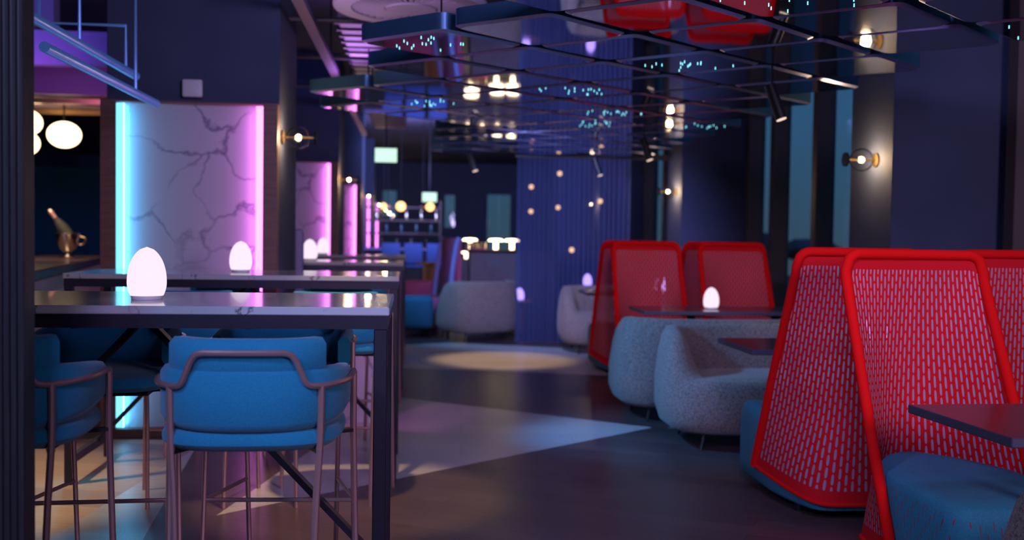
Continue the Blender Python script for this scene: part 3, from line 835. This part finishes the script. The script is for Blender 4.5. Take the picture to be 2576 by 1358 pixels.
# ------------------------------------------------------------------ bar on the left, seen between screen and column
t = thing('bar_counter', 'dark purple bar counter with a pale front, seen between screen and column', 'bar counter', (-2.26, 5.95, 0), .18)
bm = new_bm(); box(bm, -.6, .0, .0, 4.6, .93, 1.0, bev=.01); obj('countertop', bm, M['tabletop'], t, False)
bm = new_bm(); box(bm, -.55, -.05, .05, 4.55, 0, .9299); obj('front', bm, M['pewter'], t, False)
t = thing('ice_bucket', 'steel ice bucket standing on the left bar counter', 'ice bucket', (-3.06, 9.2, 1.0005))
bm = new_bm(); lathe(bm, [(0, 0), (.05, 0), (.055, .02), (.03, .05), (.07, .09), (.11, .22), (.105, .225), (.1, .23), (.09, .22), (.06, .1), (0, .09)], 24); obj('bowl', bm, M['chrome'], t)
bm = new_bm(); tube(bm, smooth_path([(.1, 0, .2), (.15, 0, .18), (.13, 0, .13), (.085, 0, .13)], 4), .007, 8); obj('handle', bm, M['gold'], t)
t = thing('champagne_bottle', 'champagne bottle leaning out of the ice bucket with a copper foil neck', 'bottle', (-3.03, 9.2, 1.165)); t.rotation_euler = (0, -.62, 0); t.scale = (1.15,) * 3
bm = new_bm(); lathe(bm, [(0, 0), (.042, 0), (.043, .12), (.03, .17), (.016, .21), (.015, .26), (0, .26)], 20); bb_ = obj('bottle_body', bm, M['blackmat'], t)
bm = new_bm(); lathe(bm, [(.017, .2), (.0175, .25), (.019, .262), (.012, .285), (0, .285)], 16); obj('foil', bm, M['copper'], bb_)
for i, (loc, lab) in enumerate((((-3.36, 10, 2.17), 'big warm globe pendant nearest the brown column frame'), ((-3.72, 10, 2.28), 'big warm globe pendant cut by the fluted screen'), ((-3.96, 10.6, 2.13), 'warm globe pendant lowest at the edge of the fluted screen'))):
    t = thing('globe_pendant', lab, 'pendant lamp', loc, 0, 'globe pendants over the left bar')
    bm = new_bm(); ball(bm, (0, 0, 0), .155, 0, 28, .82); obj('globe', bm, M['globe'], t)
    bm = new_bm(); tube(bm, [(0, 0, .12), (0, 0, 2.478 - loc[2])], .008, 8); obj('stem', bm, M['black'], t)
t = thing('bar_canopy', 'dark canopy frame with brass rails above the left bar', 'canopy', (-3.9, 9.6, 2.42))
bm = new_bm(); box(bm, -2.5, 1.6, 0, .06, 0, .05); box(bm, -2.5, 1.6, .9, .96, 0, .05); box(bm, 1.54, 1.6, .06, .9, 0, .05); obj('brass_rail', bm, M['gold'], t, False)
bm = new_bm(); box(bm, -2.5, 1.6, -.2, 1.2, .06, .35); obj('fascia', bm, M['ductlight'], t, False)
bm = new_bm()
for x in (-2.3, 1.3): tube(bm, [(x, .5, .35), (x, .5, .82)], .012, 8)
obj('hanger', bm, M['black'], t)
bm = new_bm(); box(bm, -6.5, -2.0, 14.0, 14.1, 0, 2.1, bev=.01); tag(obj('back_bar_panel', bm, M['teal'], None, False), 'dark blue back bar panel behind the left counter', 'panel')
# beams above, violet light on their faces put into the lilac colour
for i, (y, lab) in enumerate(((7.0, 'violet lit ceiling beam nearest above the left bar'), (8.6, 'violet lit ceiling beam second above the left bar'))):
    bm = new_bm(); box(bm, -6, -2.42, y, y + .12, 2.62, 2.9); tag(obj('ceiling_beam', bm, M['lilac'], None, False), lab, 'beam', 'beams above the left bar')

# ------------------------------------------------------------------ sheer curtain and what stands behind it
t = thing('sheer_curtain', 'sheer blue floor length curtain hanging past the far red chairs', 'curtain', (1.85, 11.5, 0))
bm = new_bm(); N_ = 220; a = []; b = []
for i in range(N_ + 1):
    u = i / N_; x = -.66 + 1.34 * u; y = .045 * math.sin(u * PI * 46) + .015 * math.sin(u * 31)
    a.append(bm.verts.new((x, y * 1.2, .015))); b.append(bm.verts.new((x, y * .7, 2.17)))
for i in range(N_): bm.faces.new((a[i], a[i + 1], b[i + 1], b[i]))
obj('voile', bm, M['voile'], t)
bm = new_bm(); box(bm, -.68, 1.2, -.04, .04, 2.17, 2.23); obj('track', bm, M['black'], t, False)
bm = new_bm()
for x in (-.6, 1.1): tube(bm, [(x, 0, 2.22), (x, 0, 2.285)], .01, 8)
obj('hanger', bm, M['black'], t)
def side_table(x, y, h, lab, w=.25):
    t = thing('side_table', lab, 'side table', (x, y, 0))
    bm = new_bm(); lathe(bm, [(0, h - .025), (w, h - .025), (w, h), (0, h)], 32); obj('tabletop', bm, M['wood'], t)
    bm = new_bm(); box(bm, -.1, .1, -.1, .1, .0, h - .026, bev=.01); obj('pedestal', bm, M['wood'], t)
side_table(1.33, 12.85, .42, 'orange wood side table half behind the curtain edge')
egg(ev, (1.38, 12.8, .4205), 'violet egg lamp at the curtain edge on the orange side table')
side_table(2.33, 13.2, .6, 'wood side table behind the middle of the sheer curtain')
egg(ev, (2.33, 13.15, .6005), 'violet egg lamp seen behind the curtain above the far tub sofa')
# warm bulbs behind the curtain
for i, (u, v, y) in enumerate(((1407, 435, 14.5), (1335, 470, 15), (1404, 521, 15.5), (1335, 532, 15.5), (1512, 503, 14.2), (1441, 628, 13.6))):
    x = (u - 1040) / 2500 * y; zz = 1.27 + (592 - v) * y / 2500
    t = thing('pendant_bulb', 'small warm bulb glowing ' + ['highest behind the sheer curtain', 'through the curtain at its upper edge', 'in the curtain middle, one of a close pair', 'through the curtain at its lower edge', 'through the curtain nearest the red chair top', 'alone and lowest behind the curtain'][i], 'pendant lamp', (x, y, zz), 0, 'bulbs behind the sheer curtain')
    bm = new_bm(); ball(bm, (0, 0, 0), .035, 0, 14); obj('bulb', bm, M['bulbdim'], t)
    bm = new_bm(); tube(bm, [(0, 0, .03), (0, 0, 3.25 - zz)], .004, 6); obj('cord', bm, M['black'], t)
t = thing('lounge_bench', 'dark blue bench behind the sheer curtain', 'bench', (2.1, 14.6, 0))
bm = new_bm(); box(bm, -1.0, 1.0, -.3, .3, .05, .42, bev=.05); obj('seat', bm, M['bluedark'], t)
bm = new_bm(); box(bm, -1.0, 1.0, .3, .45, .05, .95, bev=.05); obj('backrest', bm, M['bluedark'], t)

# far bar counter with lamps
t = thing('far_bar_counter', 'brown panelled bar counter with small lamps left of the curtain', 'bar counter', (.98, 13.3, 0))
bm = new_bm(); box(bm, -.22, .95, 0, .6, 0, 1.03); obj('front', bm, M['bark'], t, False)
bm = new_bm(); box(bm, -.26, 1.0, -.04, .64, 1.0305, 1.06); obj('countertop', bm, M['blackmat'], t, False)
def mushroom(x, y, z, lab):
    t = thing('table_lamp', lab, 'table lamp', (x, y, z), 0, 'small lamps on the far counter')
    bm = new_bm(); lathe(bm, [(0, 0), (.05, 0), (.05, .01), (0, .01)], 16); obj('base', bm, M['gold'], t)
    bm = new_bm(); lathe(bm, [(.028, .01), (.03, .02), (.03, .12), (0, .12)], 16); obj('stem', bm, M['lampwarm'], t)
    bm = new_bm(); lathe(bm, [(0, .12), (.1, .12), (.105, .13), (.08, .15), (0, .155)], 20); obj('shade', bm, M['lampwarm'], t)
mushroom(1.11, 13.4, 1.0605, 'small warm lamp on the far counter, second from the curtain')
mushroom(1.33, 13.4, 1.0605, 'small warm lamp on the far counter, beside the curtain')
mushroom(.78, 13.75, 1.0605, 'small warm lamp on the far counter, by the lilac chair edge')
bm = new_bm(); box(bm, -1.0, 1.0, -.25, .25, .06, .74, bev=.01); o = obj('sideboard', bm, M['bark'], None, False); o.location = (1.3, 21.5, 0); tag(o, 'low sideboard of lamps hidden behind the far counter, mirrored overhead', 'sideboard')
for v_ in o.data.vertices:
    if v_.co.z < .08: v_.co.z = 0
for k in range(6): mushroom(.5 + k * .32, 21.5 + (k % 2) * .12, .7405, 'warm lamp on the low sideboard, seen mirrored in the ceiling tiles')
t = thing('glassware_tray', 'tray of small glasses glinting on the far counter', 'tray', (.84, 13.42, 1.0605))
bm = new_bm(); box(bm, -.16, .16, -.1, .1, 0, .012); obj('tray', bm, M['pink'], t, False)
for k in range(5):
    bm = new_bm(); lathe(bm, [(0, .012), (.025, .012), (.03, .1), (.027, .1), (.02, .02), (0, .02)], 14, (-.12 + k * .06, random.uniform(-.05, .05), 0)); obj('glass', bm, M['chrome'], t)
for (u, v, y, s, lab) in ((970, 395, 11.6, 1, 'bright pale green exit panel hanging over the aisle'), (1079, 497, 17.5, 1, 'smaller pale green exit panel far off above the amber globes')):
    x = (u - 1040) / 2500 * y; zz = 1.27 + (588 - v) * y / 2500
    t = thing('exit_sign', lab, 'exit sign', (x, y, zz), 0, 'lit exit panels')
    bm = new_bm(); box(bm, -.125, .125, -.02, -.012, -.08, .08, bev=.003); obj('lit_panel', bm, M['exit'], t, False)
    bm = new_bm(); box(bm, -.132, .132, -.0119, .03, -.088, .088, bev=.004); obj('housing', bm, M['blackmat'], t, False)
    bm = new_bm(); tube(bm, [(0, 0, .085), (0, 0, (2.708 if y < 14 else 3.25) - zz)], .008, 8); obj('stem', bm, M['black'], t)
# far back bar
t = thing('far_back_bar', 'dim shelved back bar under amber globes at the end of the room', 'back bar', (.0, 19.2, 0))
bm = new_bm(); box(bm, -1.0, .5, -.3, .3, 0, .95); obj('cabinet', bm, M['blackmat'], t, False)
bm = new_bm(); box(bm, -1.05, .55, -.35, .35, .9505, .99); obj('worktop', bm, M['lilac'], t, False)
for zz in (1.25, 1.5, 1.75):
    bm = new_bm(); box(bm, -.9, .5, .0, .3, zz, zz + .03); obj('shelf', bm, M['bronze'], t, False)
for x in (-.93, .501):
    bm = new_bm(); box(bm, x, x + .029, 0, .3, .9905, 1.9); obj('upright', bm, M['bronze'], t, False)
for k in range(14):
    zz = (1.28, 1.53, .9905)[k % 3]; x = -.8 + k * .095
    bm = new_bm(); lathe(bm, [(0, 0), (.03, 0), (.03, .12), (.012, .16), (.012, .2), (0, .2)], 12); o = obj('bottle', bm, [M['greyblue'], M['chrome'], M['tabletop']][k % 3]); o.location = (x, 19.3, zz + .0005)
    tag(o, 'small bottle on the shelves of the far back bar', 'bottle', 'bottles on the far back bar')
for i, (u, v, s, mk) in enumerate(((965, 522, .055, 'farglobe'), (1008, 522, .085, 'farglobe'), (1063, 524, .05, 'copper'), (1081, 522, .075, 'farglobe'), (976, 524, .045, 'copper'))):
    y = 17.8; x = (u - 1040) / 2500 * y; zz = 1.27 + (589 - v) * y / 2500
    t = thing('amber_globe_pendant', ['small amber globe beside the last pink column', 'biggest amber globe over the far back bar', 'unlit copper globe paired with the right amber globe', 'amber globe under the far exit panel', 'unlit copper globe beside the small amber one'][i], 'pendant lamp', (x, y + i * .02, zz), 0, 'globes over the far back bar')
    bm = new_bm(); ball(bm, (0, 0, 0), s, 0, 18); obj('globe', bm, M[mk], t)
    bm = new_bm(); tube(bm, [(0, 0, s * .9), (0, 0, 3.25 - zz)], .006, 6); obj('cord', bm, M['black'], t)
for i, u in enumerate((985, 1040, 1096)):
    t = thing('counter_stool', 'dark blue stool back before the far bar, ' + ['beside the last pink column', 'in the middle', 'next to the lilac chair'][i], 'stool', ((u - 1040) / 2500 * 17.4, 17.4, 0), 0, 'stools at the far bar')
    bm = new_bm(); box(bm, -.16, .16, -.2, -.15, .75, 1.1, bev=.02); obj('backrest', bm, M['bluedark'], t)
    bm = new_bm(); box(bm, -.17, .17, -.17, .17, .68, .75, bev=.02); obj('seat', bm, M['bluedark'], t)
    for sx in (-1, 1):
        for sy in (-1, 1):
            bm = new_bm(); tube(bm, [(.13 * sx, .13 * sy, .68), (.15 * sx, .15 * sy, 0)], .01, 6); obj('leg', bm, M['black'], t)
side_table(.25, 15.2, .83, 'orange topped round table beyond the lilac chair', .22)

# lounge group left of the curtain
def high_booth(x, y, rz, lab):
    t = thing('high_back_booth_chair', lab, 'lounge chair', (x, y, 0), rz, 'lilac edged booth chairs')
    bm = new_bm(); box(bm, -.36, .36, .0, .08, .3, 1.22, bev=.03); obj('backrest', bm, M['pink'], t)
    for sx in (-1, 1):
        bm = new_bm(); tube(bm, smooth_path([(.36 * sx, .04, 1.22), (.36 * sx, .0, 1.1), (.37 * sx, -.06, .7), (.38 * sx, -.1, .2)], 5), .035, 10); obj('wing_edge', bm, M['lilac'], t)
    bm = new_bm(); box(bm, -.36, .36, -.45, 0, .1, .45, bev=.05); obj('seat', bm, M['pink'], t)
    for sx in (-1, 1):
        for sy in (-.38, -.08): obj('glide', lathe(new_bm(), [(0, 0), (.02, 0), (.02, .11), (0, .11)], 10, (.28 * sx, sy, 0)), M['black'], t)
high_booth(.46, 13.06, -PI / 2 + .25, 'lilac edged red booth chair seen edge on before the far counter')
t = thing('tub_armchair', '', 'armchair')
bpy.data.objects.remove(t)
ga = make_sofa(.46, .4, 'boucle', 'tub_armchair')
ga.location = (.78, 12.05, 0); ga.rotation_euler = (0, 0, PI + .5); ga['label'] = 'tub armchair with a blue lit side before the far bar counter'; ga['category'] = 'armchair'
t = thing('pouf', 'teal upholstered pouf beside the far tub armchair', 'pouf', (.06, 12.28, 0))
bm = new_bm(); box(bm, -.19, .19, -.26, .26, .12, .5, bev=.06, seg=3); obj('cushion', bm, M['teal'], t)
for sx in (-1, 1):
    for sy in (-1, 1):
        bm = new_bm(); tube(bm, [(.14 * sx, .2 * sy, .13), (.15 * sx, .21 * sy, 0)], .01, 6); obj('leg', bm, M['black'], t)
t = thing('rose_bench', 'rose pink bench behind the teal pouf', 'bench', (-.05, 13.75, 0))
bm = new_bm(); box(bm, -.35, .35, -.25, .25, .1, .62, bev=.04); obj('seat', bm, M['pink'], t)
for sx in (-1, 1):
    for sy in (-1, 1): obj('foot', lathe(new_bm(), [(0, 0), (.02, 0), (.02, .11), (0, .11)], 10, (.28 * sx, .18 * sy, 0)), M['black'], t)

# ------------------------------------------------------------------ light
def spot(loc, to, col, e, ang=70, blend=.6, size=.15):
    l = bpy.data.lights.new('spot', 'SPOT'); l.energy = e; l.color = col; l.spot_size = math.radians(ang); l.spot_blend = blend; l.shadow_soft_size = size
    o = bpy.data.objects.new('spot', l); COL.objects.link(o); o.location = loc
    o.rotation_euler = (Vector(to) - Vector(loc)).to_track_quat('-Z', 'Y').to_euler()
# added violet fill lamps, unseen, behind the camera and down the room
spot((-.6, -1.3, 3.0), (-.9, 5, .2), (.5, .42, 1), 420, 60, .9, .5)
spot((2.6, -1.3, 2.12), (2.2, 6, .8), (.72, .52, .85), 520, 90, .9, .5)
spot((-1.9, .6, 2.9), (2.3, 3.6, .4), (.45, .48, 1), 230, 58, .8, .2)
spot((.9, 2.1, 2.5), (1.2, 9, 1.0), (.5, .42, 1), 170, 120, .8, .3)
spot((.75, 8.1, 2.08), (1.9, 11.8, .9), (.36, .42, 1), 520, 62, .8, .1)  # added fill aimed at the sheer curtain
spot((1.3, 5.3, 2.08), (2.3, 8.5, .7), (.95, .55, .95), 75, 46, .8, .08)  # added fill for the fronts of the far red chairs
spot((-.3, 12.4, 2.9), (.4, 19, 1.2), (.4, .46, 1), 420, 130, .8, .2)
# blue wash from the bar side
spot((-1.3, .3, 2.9), (-.75, 2.65, .8), (.03, .48, 1), 100, 36, .6, .15)
spot((-.72, 5.7, 2.1), (1.7, 6.2, .35), (.1, .4, 1), 430, 46, .7, .1)
spot((-.72, 11.6, 2.2), (.9, 12.1, .4), (.06, .42, 1), 130, 70, .7, .1)
spot((-4.2, 6.6, 3.0), (-4.0, 12, 1.0), (.08, .2, 1), 160, 110, .7, .2)
spot((-3.2, 8.2, 2.35), (-3.2, 9.2, 3.2), (.75, .2, .9), 14, 150, .8, .2)
# warm pools on the floor
spot((-.4, 4.2, 3.1), (-.3, 4.75, 0), (1, .66, .3), 300, 30, .5, .05)
spot((.7, 9.9, 2.1), (.9, 10.0, 0), (1, .66, .34), 150, 44, .6, .05)
spot((-2.9, 4.4, 3.1), (-2.3, 4.9, 0), (1, .72, .46), 360, 40, .5, .1)
spot((-1.95, 6.0, 2.3), (-1.35, 4.6, 0), (.06, .5, 1), 90, 34, .6, .05)  # added blue spot, extends the cyan LED spill over the floor
spot((-1.05, 5.3, 1.95), (-.03, 6.1, 2.65), (.85, .5, 1), 45, 40, .7, .1)  # added unseen uplight, brightens the round diffuser
spot((-1.97, 7.25, 2.3), (-2.65, 8.2, .7), (1, .75, .55), 50, 60, .7, .1)  # added warm spot so the bar counter front shows
spot((-.2, 17.0, 2.3), (-.2, 18.5, 3.25), (.4, .36, 1), 90, 150, .8, .1)  # added uplight for the otherwise black far ceiling
spot((-3.0, 5.0, 2.4), (-3.4, 7, 2.75), (.22, .14, 1), 40, 90, .7, .1)  # added blue light that helps tint the left beams
# added violet uplight to lift the dark ceiling over the aisle
spot((-.5, 8.6, 2.5), (-.5, 8.2, 3.2), (.6, .25, 1), 16, 150, .8, .2)

spot((.2, 15.5, 2.9), (.6, 24, 1.3), (.36, .42, 1), 650, 130, .8, .2)  # added fill for the unlit far wall
spot((-3.1, 8.5, 2.4), (-3.05, 9.3, 1.0), (1, .7, .4), 220, 70, .6, .08)  # added warm spot for the dark ice bucket
spot((.5, 9.6, 2.45), (.2, 10.5, 3.25), (.35, .3, 1), 20, 150, .8, .1)  # added uplight above the mirrored tiles
spot((-.55, 5.95, 1.6), (-.45, 6.68, .35), (1, .25, 1), 26, 60, .7, .05)  # added pink spot that makes the low divider glow
w = bpy.data.worlds.new('dusk'); SC.world = w; w.use_nodes = True; nt = w.node_tree; N, L = nt.nodes, nt.links
bg = N['Background']; tc = N.new('ShaderNodeTexCoord'); sx = N.new('ShaderNodeSeparateXYZ'); rp = N.new('ShaderNodeValToRGB')
L.new(tc.outputs['Generated'], sx.inputs[0]); mr = N.new('ShaderNodeMapRange'); mr.inputs[1].default_value = -.2; mr.inputs[2].default_value = .6; L.new(sx.outputs[2], mr.inputs[0]); L.new(mr.outputs[0], rp.inputs[0])
e = rp.color_ramp.elements; e[0].position = .22; e[0].color = (.045, .075, .1, 1); e[1].position = 1; e[1].color = (.028, .07, .18, 1)
x_ = rp.color_ramp.elements.new(.4); x_.color = (.035, .1, .19, 1)
L.new(rp.outputs[0], bg.inputs[0]); bg.inputs[1].default_value = 1.15

# ------------------------------------------------------------------ camera
yaw, pitch, roll = .0993435, .0353132, .0148
cam = bpy.data.cameras.new('camera'); co = bpy.data.objects.new('camera', cam); COL.objects.link(co)
co.matrix_world = Matrix.Translation((0, 0, 1.27)) @ (Matrix.Rotation(-yaw, 4, 'Z') @ Matrix.Rotation(PI / 2 - pitch, 4, 'X') @ Matrix.Rotation(roll, 4, 'Z'))
cam.sensor_width = 36; cam.lens = 36 * 2500 / 2576; cam.clip_start = .05; cam.clip_end = 400
cam.dof.use_dof = True; cam.dof.focus_distance = 3.3; cam.dof.aperture_fstop = 2.0
SC.camera = co
SC.view_settings.view_transform = 'Standard'; SC.view_settings.look = 'None'; SC.view_settings.gamma = 1; SC.view_settings.exposure = 0
SC.view_settings.use_curve_mapping = False
SC.cycles.max_bounces = 7; SC.cycles.diffuse_bounces = 3; SC.cycles.glossy_bounces = 4; SC.cycles.transparent_max_bounces = 10
